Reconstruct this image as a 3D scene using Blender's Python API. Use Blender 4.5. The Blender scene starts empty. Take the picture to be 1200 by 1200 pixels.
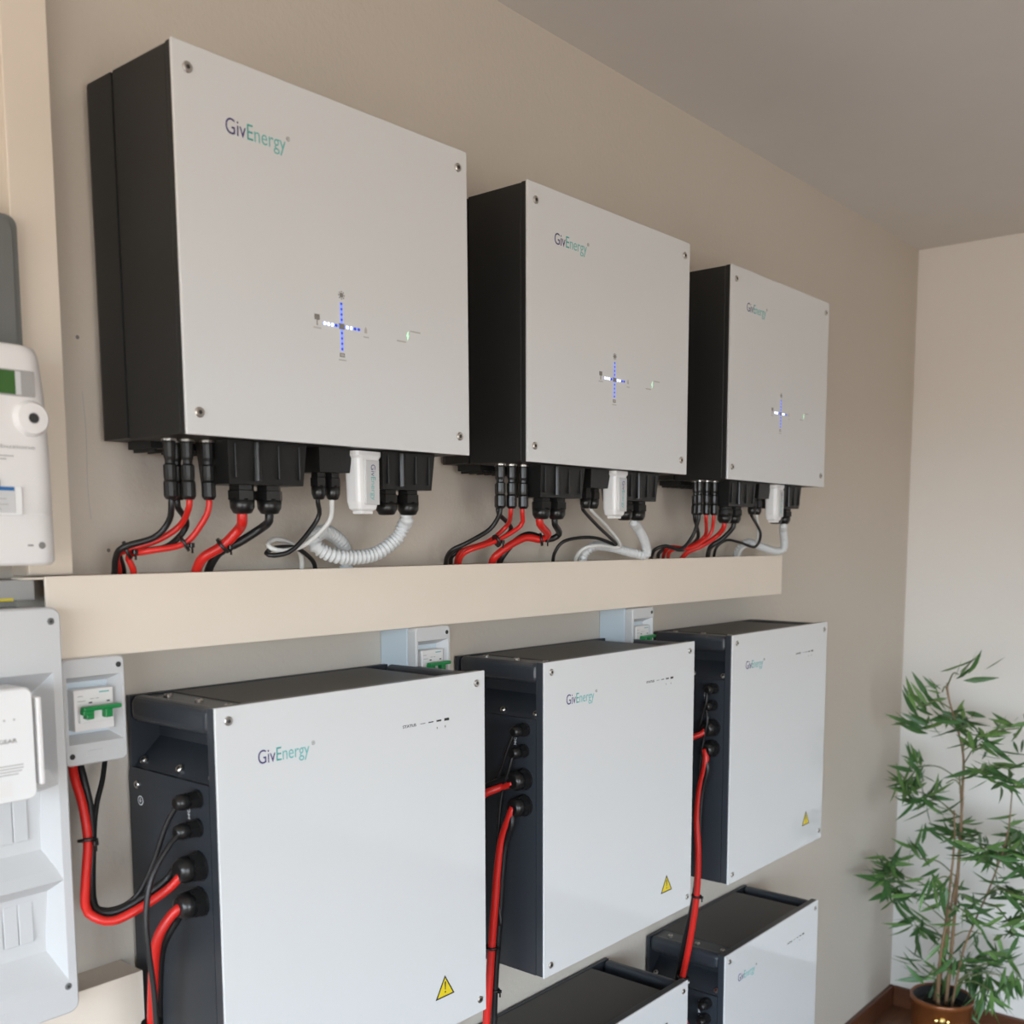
import bpy, bmesh, math, random
from mathutils import Vector, Matrix

# ------------------------------------------------------------------ camera
S = bpy.context.scene
C = S.collection
YAW, PITCH, ROLL = 0.8881, -0.1115, 0.0004
fw = Vector((math.sin(YAW)*math.cos(PITCH), math.cos(YAW)*math.cos(PITCH), math.sin(PITCH)))
rt = Vector((math.cos(YAW), -math.sin(YAW), 0)); up = rt.cross(fw)
rt, up = rt*math.cos(ROLL)+up*math.sin(ROLL), up*math.cos(ROLL)-rt*math.sin(ROLL)
cam = bpy.data.cameras.new('camera'); camo = bpy.data.objects.new('camera', cam); C.objects.link(camo)
cam.sensor_width = 36; cam.lens = 1241.1067*36/1200
cam.shift_x = -(629.58-600)/1200; cam.shift_y = (767.99-600)/1200
cam.clip_start = 0.02
M4 = Matrix((rt, up, -fw)).transposed().to_4x4(); M4.translation = Vector((-0.6694, -1.3115, 1.6578))
camo.matrix_world = M4
cam.dof.use_dof = True; cam.dof.focus_distance = 1.75; cam.dof.aperture_fstop = 5.0
S.camera = camo

# ------------------------------------------------------------------ world, windows' daylight, exposure
SKY_UP = (0.49, 0.725, 1.0); SKY_HOR = (0.755, 0.885, 1.0); GROUND = (0.31, 0.28, 0.245)
SKY_STRENGTH = 11.0
w = bpy.data.worlds.new('daylight'); S.world = w; w.use_nodes = True
nt = w.node_tree; nt.nodes.clear()
tc = nt.nodes.new('ShaderNodeTexCoord'); sp = nt.nodes.new('ShaderNodeSeparateXYZ')
mr = nt.nodes.new('ShaderNodeMapRange'); mr.inputs[1].default_value = -1; mr.inputs[2].default_value = 1
cr = nt.nodes.new('ShaderNodeValToRGB'); bg = nt.nodes.new('ShaderNodeBackground'); wo = nt.nodes.new('ShaderNodeOutputWorld')
e = cr.color_ramp.elements
e[0].position = 0.0; e[0].color = (*GROUND, 1); e[1].position = 1.0; e[1].color = (*SKY_UP, 1)
for p, c in ((0.485, GROUND), (0.515, SKY_HOR)):
    n = cr.color_ramp.elements.new(p); n.color = (*c, 1)
nt.links.new(tc.outputs['Generated'], sp.inputs[0]); nt.links.new(sp.outputs[2], mr.inputs[0])
nt.links.new(mr.outputs[0], cr.inputs[0]); nt.links.new(cr.outputs[0], bg.inputs[0]); bg.inputs[1].default_value = SKY_STRENGTH
nt.links.new(bg.outputs[0], wo.inputs[0])
# room box and the two windows behind the camera
XL, XR, YB, ZC = -2.7, 2.945, -4.2, 2.60
WIN_BACK = (-1.9, -0.1, 0.15, 2.1)       # x0 x1 z0 z1 on the wall opposite
WIN_LEFT = (-3.7, -0.7, 0.45, 2.15)      # y0 y1 z0 z1 on the near side wall
def portal(loc, rot, sx, sy):
    l = bpy.data.lights.new('window_daylight', 'AREA'); l.shape = 'RECTANGLE'; l.size = sx; l.size_y = sy
    l.cycles.is_portal = True
    o = bpy.data.objects.new('window_daylight', l); C.objects.link(o); o.location = loc; o.rotation_euler = rot
portal(((WIN_BACK[0]+WIN_BACK[1])/2, YB-0.02, (WIN_BACK[2]+WIN_BACK[3])/2), (math.pi/2, 0, 0), WIN_BACK[1]-WIN_BACK[0], WIN_BACK[3]-WIN_BACK[2])
portal((XL-0.02, (WIN_LEFT[0]+WIN_LEFT[1])/2, (WIN_LEFT[2]+WIN_LEFT[3])/2), (math.pi/2, 0, -math.pi/2), WIN_LEFT[1]-WIN_LEFT[0], WIN_LEFT[3]-WIN_LEFT[2])
S.view_settings.view_transform = 'Standard'; S.view_settings.look = 'None'
S.view_settings.gamma = 1; S.view_settings.use_curve_mapping = False
S.view_settings.exposure = 0.33

# ------------------------------------------------------------------ measured positions (metres)
INV_POS = [
    (0.0477, -0.001, 1.7774999999999999, -0.0092, -0.006),
    (0.6673, -0.003, 1.7793999999999999, -0.0149, 0),
    (1.3221, -0.001, 1.7789000000000001, 0.0017, 0),
]
BAT_POS = [
    (0.0664, -0.001, 0.9029000000000001, -0.0098),
    (0.701, -0.001, 0.9, -0.0063),
    (1.3409, -0.0026, 0.8997, 0.0004),
    (0.701, -0.001, 0.1867000000000001, 0),
    (1.3409, -0.001, 0.1867000000000001, 0),
]
BOX_POS = [
    (-0.057, 1.3815),
    (0.528, 1.381),
    (1.152, 1.38),
]
CONN = [
    (0.026, -0.122),
    (0.047, -0.128),
    (0.05, -0.098),
    (0.073, -0.132),
]
CABLES = [
    ('solar_cable', 'black solar cable leaving the outermost connector under the nearest inverter', 'cable', 'solar cables under the inverters', 'black', 0.004, [(0.0737, -0.122, 1.7074999999999998), (0.0737, -0.122, 1.6954999999999998), (0.078, -0.108, 1.677), (0.065, -0.095, 1.657), (0.031, -0.081, 1.645), (0.029, -0.066, 1.633), (0.033, -0.054, 1.616), (0.039, -0.04, 1.603)], []),
    ('solar_cable', 'red solar cable from the second connector under the nearest inverter', 'cable', 'solar cables under the inverters', 'red', 0.004, [(0.0947, -0.128, 1.7074999999999998), (0.0947, -0.128, 1.6954999999999998), (0.099, -0.101, 1.673), (0.076, -0.087, 1.654), (0.041, -0.072, 1.641), (0.035, -0.057, 1.634), (0.045, -0.043, 1.615), (0.052, -0.028, 1.602)], [((0.041, -0.072, 1.641), (-0.041, 0.03, -0.02), 0.012)]),
    ('solar_cable', 'black solar cable from the rear connector under the nearest inverter', 'cable', 'solar cables under the inverters', 'black', 0.004, [(0.09770000000000001, -0.098, 1.7074999999999998), (0.09770000000000001, -0.098, 1.6954999999999998), (0.126, -0.072, 1.673), (0.106, -0.063, 1.647), (0.078, -0.053, 1.64), (0.048, -0.043, 1.639), (0.056, -0.034, 1.615), (0.06, -0.024, 1.601)], []),
    ('solar_cable', 'red solar cable from the third connector under the nearest inverter', 'cable', 'solar cables under the inverters', 'red', 0.004, [(0.1207, -0.132, 1.7074999999999998), (0.1207, -0.132, 1.6954999999999998), (0.116, -0.125, 1.677), (0.098, -0.109, 1.649), (0.058, -0.094, 1.64), (0.046, -0.066, 1.634), (0.053, -0.063, 1.617), (0.062, -0.048, 1.602)], [((0.098, -0.109, 1.649), (-0.058, 0.031, -0.037), 0.0115)]),
    ('solar_cable', 'black solar cable leaving the outermost connector under the middle inverter', 'cable', 'solar cables under the inverters', 'black', 0.004, [(0.6933, -0.122, 1.7093999999999998), (0.6933, -0.122, 1.6973999999999998), (0.686, -0.106, 1.671), (0.648, -0.089, 1.648), (0.628, -0.073, 1.636), (0.632, -0.056, 1.623), (0.645, -0.04, 1.61)], []),
    ('solar_cable', 'red solar cable from the second connector under the middle inverter', 'cable', 'solar cables under the inverters', 'red', 0.004, [(0.7143, -0.128, 1.7093999999999998), (0.7143, -0.128, 1.6973999999999998), (0.739, -0.098, 1.677), (0.709, -0.081, 1.65), (0.669, -0.063, 1.636), (0.669, -0.046, 1.623), (0.683, -0.028, 1.609)], []),
    ('solar_cable', 'black solar cable from the rear connector under the middle inverter', 'cable', 'solar cables under the inverters', 'black', 0.004, [(0.7173, -0.098, 1.7093999999999998), (0.7173, -0.098, 1.6973999999999998), (0.783, -0.07, 1.671), (0.743, -0.059, 1.647), (0.676, -0.047, 1.634), (0.664, -0.036, 1.623), (0.674, -0.024, 1.609)], []),
    ('solar_cable', 'red solar cable from the third connector under the middle inverter', 'cable', 'solar cables under the inverters', 'red', 0.004, [(0.7403, -0.132, 1.7093999999999998), (0.7403, -0.132, 1.6973999999999998), (0.748, -0.122, 1.677), (0.706, -0.103, 1.651), (0.657, -0.085, 1.635), (0.656, -0.066, 1.623), (0.67, -0.048, 1.609)], [((0.706, -0.103, 1.651), (-0.091, 0.037, -0.042), 0.0115)]),
    ('solar_cable', 'black solar cable leaving the outermost connector under the farthest inverter', 'cable', 'solar cables under the inverters', 'black', 0.004, [(1.3481, -0.122, 1.7089), (1.3481, -0.122, 1.6969), (1.348, -0.108, 1.66), (1.322, -0.095, 1.632), (1.281, -0.081, 1.638), (1.262, -0.067, 1.631), (1.27, -0.054, 1.619), (1.288, -0.04, 1.608)], []),
    ('solar_cable', 'red solar cable from the second connector under the farthest inverter', 'cable', 'solar cables under the inverters', 'red', 0.004, [(1.3691, -0.128, 1.7089), (1.3691, -0.128, 1.6969), (1.417, -0.098, 1.66), (1.373, -0.081, 1.635), (1.331, -0.063, 1.636), (1.334, -0.046, 1.624), (1.355, -0.028, 1.607)], []),
    ('solar_cable', 'black solar cable from the rear connector under the farthest inverter', 'cable', 'solar cables under the inverters', 'black', 0.004, [(1.3721, -0.098, 1.7089), (1.3721, -0.098, 1.6969), (1.434, -0.07, 1.656), (1.388, -0.059, 1.629), (1.346, -0.047, 1.634), (1.326, -0.036, 1.622), (1.341, -0.024, 1.607)], []),
    ('solar_cable', 'red solar cable from the third connector under the farthest inverter', 'cable', 'solar cables under the inverters', 'red', 0.004, [(1.3951, -0.132, 1.7089), (1.3951, -0.132, 1.6969), (1.399, -0.122, 1.664), (1.358, -0.103, 1.636), (1.317, -0.085, 1.632), (1.319, -0.066, 1.623), (1.345, -0.048, 1.607)], []),
    ('battery_cable', 'thick red battery cable from the gland box of the nearest inverter', 'cable', 'battery cables under the inverters', 'red', 0.0068, [(0.1712, -0.13, 1.6925), (0.1712, -0.13, 1.6784999999999999), (0.179, -0.113, 1.669), (0.164, -0.096, 1.646), (0.146, -0.079, 1.631), (0.146, -0.062, 1.616), (0.153, -0.045, 1.601)], [((0.164, -0.096, 1.646), (-0.033, 0.034, -0.038), 0.012)]),
    ('battery_cable', 'thick black battery cable from the gland box of the nearest inverter', 'cable', 'battery cables under the inverters', 'black', 0.0058, [(0.2137, -0.13, 1.6925), (0.2137, -0.13, 1.6784999999999999), (0.213, -0.113, 1.669), (0.189, -0.096, 1.65), (0.17, -0.079, 1.637), (0.166, -0.062, 1.618), (0.172, -0.045, 1.601)], []),
    ('battery_cable', 'thick red battery cable from the gland box of the middle inverter', 'cable', 'battery cables under the inverters', 'red', 0.0068, [(0.7908, -0.13, 1.6944), (0.7908, -0.13, 1.6804), (0.831, -0.116, 1.662), (0.829, -0.102, 1.653), (0.803, -0.087, 1.656), (0.772, -0.073, 1.641), (0.751, -0.059, 1.622), (0.758, -0.045, 1.608)], [((0.829, -0.102, 1.653), (-0.028, 0.029, -0.006), 0.012)]),
    ('battery_cable', 'thick black battery cable from the gland box of the middle inverter', 'cable', 'battery cables under the inverters', 'black', 0.0058, [(0.8333, -0.13, 1.6944), (0.8333, -0.13, 1.6804), (0.864, -0.116, 1.663), (0.849, -0.102, 1.653), (0.812, -0.087, 1.662), (0.786, -0.073, 1.647), (0.77, -0.059, 1.621), (0.779, -0.045, 1.607)], []),
    ('battery_cable', 'thick red battery cable from the gland box of the farthest inverter', 'cable', 'battery cables under the inverters', 'red', 0.0056, [(1.4456, -0.13, 1.6939000000000002), (1.4456, -0.13, 1.6799000000000002), (1.452, -0.109, 1.66), (1.421, -0.087, 1.637), (1.402, -0.064, 1.624), (1.404, -0.045, 1.606)], []),
    ('battery_cable', 'thick black battery cable from the gland box of the farthest inverter', 'cable', 'battery cables under the inverters', 'black', 0.0056, [(1.4881, -0.13, 1.6939000000000002), (1.4881, -0.13, 1.6799000000000002), (1.483, -0.109, 1.656), (1.467, -0.087, 1.637), (1.493, -0.064, 1.621), (1.522, -0.045, 1.602)], []),
    ('data_cable', 'thin black data cable looping below the nearest inverter', 'cable', 'data cables and conduits under the inverters', 'black', 0.0034, [(0.2957, -0.132, 1.7154999999999998), (0.2957, -0.132, 1.7054999999999998), (0.303, -0.122, 1.683), (0.268, -0.112, 1.641), (0.243, -0.101, 1.632), (0.237, -0.091, 1.635), (0.259, -0.081, 1.642), (0.301, -0.071, 1.642), (0.332, -0.06, 1.631), (0.353, -0.05, 1.618), (0.364, -0.04, 1.599)], []),
    ('data_cable', 'thin white data cable looping below the nearest inverter', 'cable', 'data cables and conduits under the inverters', 'white', 0.0036, [(0.32070000000000004, -0.132, 1.7154999999999998), (0.32070000000000004, -0.132, 1.7054999999999998), (0.324, -0.121, 1.679), (0.292, -0.109, 1.648), (0.261, -0.097, 1.638), (0.244, -0.086, 1.645), (0.264, -0.075, 1.654), (0.303, -0.063, 1.648), (0.327, -0.052, 1.631), (0.338, -0.04, 1.603)], []),
    ('corrugated_conduit', 'pale grey corrugated conduit curling below the nearest inverter', 'conduit', 'data cables and conduits under the inverters', 'conduit', 0.0112, [(0.4692, -0.128, 1.6925), (0.4692, -0.128, 1.6824999999999999), (0.472, -0.119, 1.675), (0.464, -0.11, 1.654), (0.424, -0.102, 1.631), (0.369, -0.093, 1.628), (0.335, -0.084, 1.64), (0.334, -0.075, 1.656), (0.363, -0.066, 1.665), (0.397, -0.058, 1.651), (0.416, -0.049, 1.63), (0.424, -0.04, 1.601)], []),
    ('data_cable', 'thin black data cable looping below the middle inverter', 'cable', 'data cables and conduits under the inverters', 'black', 0.0034, [(0.9153, -0.132, 1.7173999999999998), (0.9153, -0.132, 1.7073999999999998), (0.978, -0.119, 1.679), (1.06, -0.106, 1.643), (1.015, -0.093, 1.655), (0.977, -0.079, 1.656), (0.94, -0.066, 1.648), (0.931, -0.053, 1.627), (0.942, -0.04, 1.607)], []),
    ('data_cable', 'thin white data cable looping below the middle inverter', 'cable', 'data cables and conduits under the inverters', 'white', 0.0036, [(0.9403, -0.132, 1.7173999999999998), (0.9403, -0.132, 1.7073999999999998), (1.015, -0.117, 1.676), (1.081, -0.101, 1.639), (1.024, -0.086, 1.641), (1.0, -0.071, 1.635), (0.999, -0.055, 1.62), (1.013, -0.04, 1.602)], []),
    ('corrugated_conduit', 'pale grey corrugated conduit curling below the middle inverter', 'conduit', 'data cables and conduits under the inverters', 'conduit', 0.0098, [(1.0888, -0.128, 1.6944), (1.0888, -0.128, 1.6844), (1.118, -0.117, 1.677), (1.163, -0.106, 1.646), (1.184, -0.095, 1.621), (1.153, -0.084, 1.625), (1.086, -0.073, 1.637), (1.046, -0.062, 1.639), (1.027, -0.051, 1.623), (1.036, -0.04, 1.599)], []),
    ('data_cable', 'thin black data cable looping below the farthest inverter', 'cable', 'data cables and conduits under the inverters', 'black', 0.0034, [(1.5701, -0.132, 1.7169), (1.5701, -0.132, 1.7069), (1.646, -0.117, 1.666), (1.651, -0.101, 1.634), (1.606, -0.086, 1.644), (1.568, -0.071, 1.65), (1.547, -0.055, 1.634), (1.559, -0.04, 1.606)], []),
    ('data_cable', 'thin white data cable looping below the farthest inverter', 'cable', 'data cables and conduits under the inverters', 'white', 0.0036, [(1.5951, -0.132, 1.7169), (1.5951, -0.132, 1.7069), (1.638, -0.114, 1.672), (1.667, -0.095, 1.635), (1.649, -0.077, 1.635), (1.65, -0.058, 1.619), (1.676, -0.04, 1.599)], []),
    ('corrugated_conduit', 'pale grey corrugated conduit curling below the farthest inverter', 'conduit', 'data cables and conduits under the inverters', 'conduit', 0.0098, [(1.7436, -0.128, 1.6939000000000002), (1.7436, -0.128, 1.6839000000000002), (1.77, -0.115, 1.673), (1.802, -0.103, 1.632), (1.786, -0.09, 1.622), (1.718, -0.078, 1.635), (1.68, -0.065, 1.644), (1.66, -0.053, 1.627), (1.668, -0.04, 1.598)], []),
    ('battery_cable', 'thick red cable looping from the left breaker box into the nearest battery pack', 'cable', 'cables on the side of the nearest battery pack', 'red', 0.0056, [(0.038400000000000004, -0.17300000000000001, 1.2447000000000001), (0.024, -0.161, 1.226), (-0.005, -0.148, 1.208), (-0.035, -0.136, 1.197), (-0.052, -0.124, 1.204), (-0.055, -0.111, 1.215), (-0.047, -0.099, 1.245), (-0.036, -0.087, 1.288), (-0.034, -0.075, 1.328), (-0.036, -0.062, 1.362), (-0.032, -0.05, 1.383)], [((-0.036, -0.087, 1.288), (0.013, 0.024, 0.083), 0.012)]),
    ('battery_cable', 'thick black cable running beside the red loop into the nearest battery pack', 'cable', 'cables on the side of the nearest battery pack', 'black', 0.005, [(0.038400000000000004, -0.16, 1.2537), (0.032, -0.148, 1.235), (0.002, -0.137, 1.215), (-0.022, -0.125, 1.203), (-0.039, -0.114, 1.204), (-0.042, -0.102, 1.214), (-0.036, -0.09, 1.24), (-0.026, -0.079, 1.284), (-0.021, -0.067, 1.324), (-0.022, -0.056, 1.359), (-0.021, -0.044, 1.381)], []),
    ('data_cable', 'thin black data cable from the top gland of the nearest battery pack', 'cable', 'cables on the side of the nearest battery pack', 'black', 0.0034, [(0.038400000000000004, -0.17, 1.3337), (0.029, -0.157, 1.307), (0.018, -0.143, 1.26), (0.005, -0.129, 1.221), (-0.011, -0.116, 1.204), (-0.03, -0.103, 1.202), (-0.033, -0.089, 1.215), (-0.022, -0.075, 1.283), (-0.01, -0.062, 1.321), (0.007, -0.048, 1.349), (0.019, -0.035, 1.373)], []),
    ('data_cable', 'thin black data cable hanging from the second gland of the nearest battery pack', 'cable', 'cables on the side of the nearest battery pack', 'black', 0.0036, [(0.038400000000000004, -0.17200000000000001, 1.2967000000000002), (0.02, -0.173, 1.283), (-0.004, -0.174, 1.251), (-0.014, -0.175, 1.208), (-0.014, -0.177, 1.166), (-0.01, -0.178, 1.118), (-0.009, -0.179, 1.07), (-0.01, -0.18, 1.028)], []),
    ('battery_cable', 'thick red cable hanging from the lowest gland of the nearest battery pack', 'cable', 'cables on the side of the nearest battery pack', 'red', 0.0064, [(0.038400000000000004, -0.171, 1.2037000000000002), (0.027, -0.164, 1.194), (0.013, -0.157, 1.171), (0.009, -0.151, 1.143), (0.009, -0.144, 1.097), (0.01, -0.137, 1.051), (0.012, -0.13, 1.003)], [((0.01, -0.137, 1.051), (0.003, 0.014, -0.094), 0.0135)]),
    ('battery_cable', 'thick black cable hanging from the lowest gland of the nearest battery pack', 'cable', 'cables on the side of the nearest battery pack', 'black', 0.0052, [(0.038400000000000004, -0.163, 1.1947000000000003), (0.04, -0.155, 1.183), (0.03, -0.146, 1.161), (0.026, -0.137, 1.135), (0.026, -0.129, 1.088), (0.029, -0.121, 1.039), (0.032, -0.112, 0.989)], []),
    ('battery_cable', 'short stretch of red cable entering the third gland of the middle battery pack', 'cable', 'cables on the side of the middle battery pack', 'red', 0.0066, [(0.6729999999999999, -0.168, 1.2418), (0.669, -0.145, 1.233), (0.651, -0.13, 1.225), (0.632, -0.104, 1.213), (0.606, -0.075, 1.262), (0.5960000000000001, -0.05, 1.315), (0.5840000000000001, -0.042, 1.383)], []),
    ('battery_cable', 'short stretch of black cable entering the third gland of the middle battery pack', 'cable', 'cables on the side of the middle battery pack', 'black', 0.0058, [(0.6729999999999999, -0.162, 1.2508), (0.669, -0.145, 1.245), (0.66, -0.121, 1.233), (0.652, -0.085, 1.215), (0.616, -0.075, 1.262), (0.606, -0.05, 1.315), (0.5940000000000001, -0.042, 1.383)], []),
    ('battery_cable', 'thick red cable hanging between the nearest and middle battery packs', 'cable', 'cables on the side of the middle battery pack', 'red', 0.0072, [(0.6729999999999999, -0.168, 1.2007999999999999), (0.669, -0.162, 1.182), (0.666, -0.147, 1.14), (0.663, -0.14, 1.086), (0.66, -0.136, 1.025), (0.658, -0.13, 0.948), (0.655, -0.126, 0.87), (0.652, -0.122, 0.792), (0.645, -0.135, 0.66), (0.65, -0.155, 0.575), (0.672, -0.168, 0.5315)], [((0.658, -0.13, 0.948), (-0.005, 0.01, -0.155), 0.0125)]),
    ('battery_cable', 'thick black cable hanging between the nearest and middle battery packs', 'cable', 'cables on the side of the middle battery pack', 'black', 0.006, [(0.6729999999999999, -0.162, 1.1927999999999999), (0.669, -0.168, 1.173), (0.67, -0.152, 1.132), (0.67, -0.144, 1.07), (0.671, -0.139, 1.016), (0.671, -0.132, 0.944), (0.672, -0.125, 0.864), (0.672, -0.121, 0.784), (0.645, -0.135, 0.66), (0.65, -0.155, 0.575), (0.672, -0.168, 0.538)], [((0.672, -0.125, 0.864), (0.001, 0.011, -0.16), 0.009)]),
    ('data_cable', 'thin black data cable from the top gland of the middle battery pack', 'cable', 'cables on the side of the middle battery pack', 'black', 0.0034, [(0.6729999999999999, -0.17, 1.3308), (0.669, -0.157, 1.297), (0.669, -0.146, 1.269), (0.668, -0.134, 1.246), (0.668, -0.111, 1.231), (0.606, -0.075, 1.262), (0.5900000000000001, -0.05, 1.315), (0.5740000000000001, -0.042, 1.383)], []),
    ('data_cable', 'thin black data cable from the second gland of the middle battery pack', 'cable', 'cables on the side of the middle battery pack', 'black', 0.0034, [(0.6729999999999999, -0.168, 1.2938), (0.669, -0.161, 1.265), (0.669, -0.145, 1.221), (0.669, -0.137, 1.16), (0.668, -0.133, 1.099), (0.668, -0.137, 1.039), (0.668, -0.143, 0.987)], []),
    ('battery_cable', 'short stretch of red cable entering the third gland of the farthest battery pack', 'cable', 'cables on the side of the farthest battery pack', 'red', 0.0062, [(1.3129, -0.168, 1.2445), (1.309, -0.165, 1.236), (1.296, -0.148, 1.227), (1.283, -0.126, 1.218), (1.23, -0.075, 1.262), (1.22, -0.05, 1.315), (1.208, -0.042, 1.383)], []),
    ('battery_cable', 'thick red cable hanging between the middle and farthest battery packs', 'cable', 'cables on the side of the farthest battery pack', 'red', 0.0072, [(1.3129, -0.168, 1.2005000000000001), (1.309, -0.173, 1.173), (1.308, -0.16, 1.111), (1.307, -0.155, 1.044), (1.306, -0.16, 0.968), (1.306, -0.158, 0.871), (1.305, -0.143, 0.761), (1.304, -0.127, 0.678), (1.303, -0.122, 0.636), (1.29, -0.135, 0.6), (1.293, -0.16, 0.55), (1.312, -0.168, 0.5315)], [((1.306, -0.158, 0.871), (-0.001, 0.017, -0.207), 0.0115), ((1.304, -0.127, 0.678), (-0.002, 0.021, -0.125), 0.0115)]),
    ('battery_cable', 'thick black cable hanging between the middle and farthest battery packs', 'cable', 'cables on the side of the farthest battery pack', 'black', 0.006, [(1.3129, -0.162, 1.1925000000000001), (1.309, -0.178, 1.161), (1.31, -0.165, 1.102), (1.311, -0.16, 1.034), (1.313, -0.158, 0.966), (1.314, -0.148, 0.867), (1.315, -0.125, 0.763), (1.317, -0.108, 0.678), (1.318, -0.101, 0.635), (1.29, -0.135, 0.6), (1.293, -0.16, 0.55), (1.312, -0.168, 0.538)], []),
    ('data_cable', 'thin black data cable from the top gland of the farthest battery pack', 'cable', 'cables on the side of the farthest battery pack', 'black', 0.0034, [(1.3129, -0.17, 1.3305), (1.309, -0.172, 1.306), (1.31, -0.164, 1.281), (1.311, -0.155, 1.251), (1.313, -0.138, 1.227), (1.23, -0.075, 1.262), (1.214, -0.05, 1.315), (1.198, -0.042, 1.383)], []),
    ('data_cable', 'thin black data cable from the second gland of the farthest battery pack', 'cable', 'cables on the side of the farthest battery pack', 'black', 0.0034, [(1.3129, -0.168, 1.2935), (1.309, -0.175, 1.263), (1.31, -0.165, 1.215), (1.311, -0.157, 1.157), (1.313, -0.154, 1.081), (1.314, -0.152, 1.003)], []),
]
WALL_HOLES = [
    (0.056, 1.64),
    (0.027, 1.907),
]
POT = (2.62, -0.283, 0.222)
STEMS = [
    ([(2.63, -0.293, 0.182), (2.62, -0.307, 0.412), (2.6, -0.322, 0.693), (2.61, -0.32, 0.878), (2.62, -0.312, 1.008), (2.6, -0.271, 1.165), (2.6, -0.263, 1.216)], 0.0065),
    ([(2.6, -0.27299999999999996, 0.182), (2.56, -0.298, 0.401), (2.55, -0.312, 0.57), (2.55, -0.321, 0.731), (2.56, -0.313, 0.834)], 0.006),
    ([(2.64, -0.253, 0.182), (2.66, -0.273, 0.335), (2.69, -0.278, 0.496), (2.7, -0.292, 0.636), (2.72, -0.288, 0.77), (2.72, -0.274, 0.919)], 0.0058),
    ([(2.62, -0.31299999999999994, 0.182), (2.6, -0.35, 0.401), (2.58, -0.421, 0.612), (2.58, -0.462, 0.777), (2.6, -0.465, 0.903)], 0.004),
    ([(2.5900000000000003, -0.283, 0.182), (2.52, -0.301, 0.333), (2.5, -0.32, 0.478), (2.52, -0.34, 0.61)], 0.006),
]
CLUSTERS = [
    (2.506, -0.324, 1.257, 5, 0.08670000000000001, (0.2, -0.8, 0.45)),
    (2.604, -0.248, 1.186, 3, 0.0612, (-0.3, 0.85, 0.1)),
    (2.548, -0.206, 1.146, 7, 0.08670000000000001, (-0.2, 0.75, 0.55)),
    (2.623, -0.21, 1.075, 8, 0.09179999999999999, (-0.3, 0.85, 0.1)),
    (2.63, -0.289, 1.105, 18, 0.08670000000000001, None),
    (2.451, -0.384, 1.099, 9, 0.0816, None),
    (2.434, -0.431, 1.073, 6, 0.08670000000000001, (0, -0.9, 0)),
    (2.698, -0.45, 1.084, 7, 0.0816, None),
    (2.513, -0.407, 0.987, 8, 0.09179999999999999, None),
    (2.505, -0.474, 0.962, 11, 0.0969, None),
    (2.749, -0.104, 0.833, 14, 0.0969, (-0.3, 0.85, 0.1)),
    (2.58, -0.218, 0.846, 14, 0.0969, None),
    (2.698, -0.152, 0.925, 6, 0.0816, (-0.2, 0.4, 0.8)),
    (2.582, -0.279, 0.909, 2, 0.0612, (-0.2, 0.4, 0.8)),
    (2.635, -0.301, 0.741, 16, 0.08670000000000001, None),
    (2.478, -0.42, 0.754, 12, 0.08670000000000001, None),
    (2.633, -0.422, 0.697, 14, 0.09179999999999999, None),
    (2.708, -0.458, 0.753, 12, 0.09179999999999999, None),
    (2.597, -0.103, 0.59, 18, 0.0969, (-0.3, 0.85, 0.1)),
    (2.667, -0.108, 0.507, 14, 0.0969, None),
    (2.645, -0.188, 0.64, 7, 0.0816, (-0.2, 0.4, 0.8)),
    (2.45, -0.306, 0.647, 7, 0.09179999999999999, (-0.35, -0.1, -0.8)),
    (2.673, -0.187, 0.415, 10, 0.0969, None),
    (2.619, -0.46, 0.597, 14, 0.09179999999999999, None),
    (2.526, -0.372, 0.536, 10, 0.08670000000000001, None),
    (2.44, -0.52, 0.562, 10, 0.08670000000000001, None),
    (2.707, -0.373, 0.416, 4, 0.0816, (-0.35, -0.1, -0.8)),
    (2.581, -0.256, 0.3, 7, 0.08670000000000001, (-0.3, 0.85, 0.1)),
    (2.66, -0.335, 0.318, 13, 0.09179999999999999, None),
    (2.711, -0.427, 0.337, 13, 0.09179999999999999, None),
    (2.659, -0.47, 0.319, 8, 0.09179999999999999, (-0.35, -0.1, -0.8)),
    (2.725, -0.304, 0.186, 7, 0.08670000000000001, (-0.35, -0.1, -0.8)),
    (2.556, -0.308, 0.391, 8, 0.08670000000000001, (-0.35, -0.1, -0.8)),
    (2.686, -0.369, 0.29, 10, 0.09179999999999999, (-0.35, -0.1, -0.8)),
    (2.572, -0.438, 0.298, 8, 0.08670000000000001, (-0.35, -0.1, -0.8)),
    (2.729, -0.267, 0.511, 8, 0.08670000000000001, None),
    (2.711, -0.25, 0.233, 6, 0.0816, (-0.35, -0.1, -0.8)),
    (2.461, -0.551, 0.746, 8, 0.09179999999999999, None),
    (2.474, -0.554, 0.618, 6, 0.09179999999999999, None),
]

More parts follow.
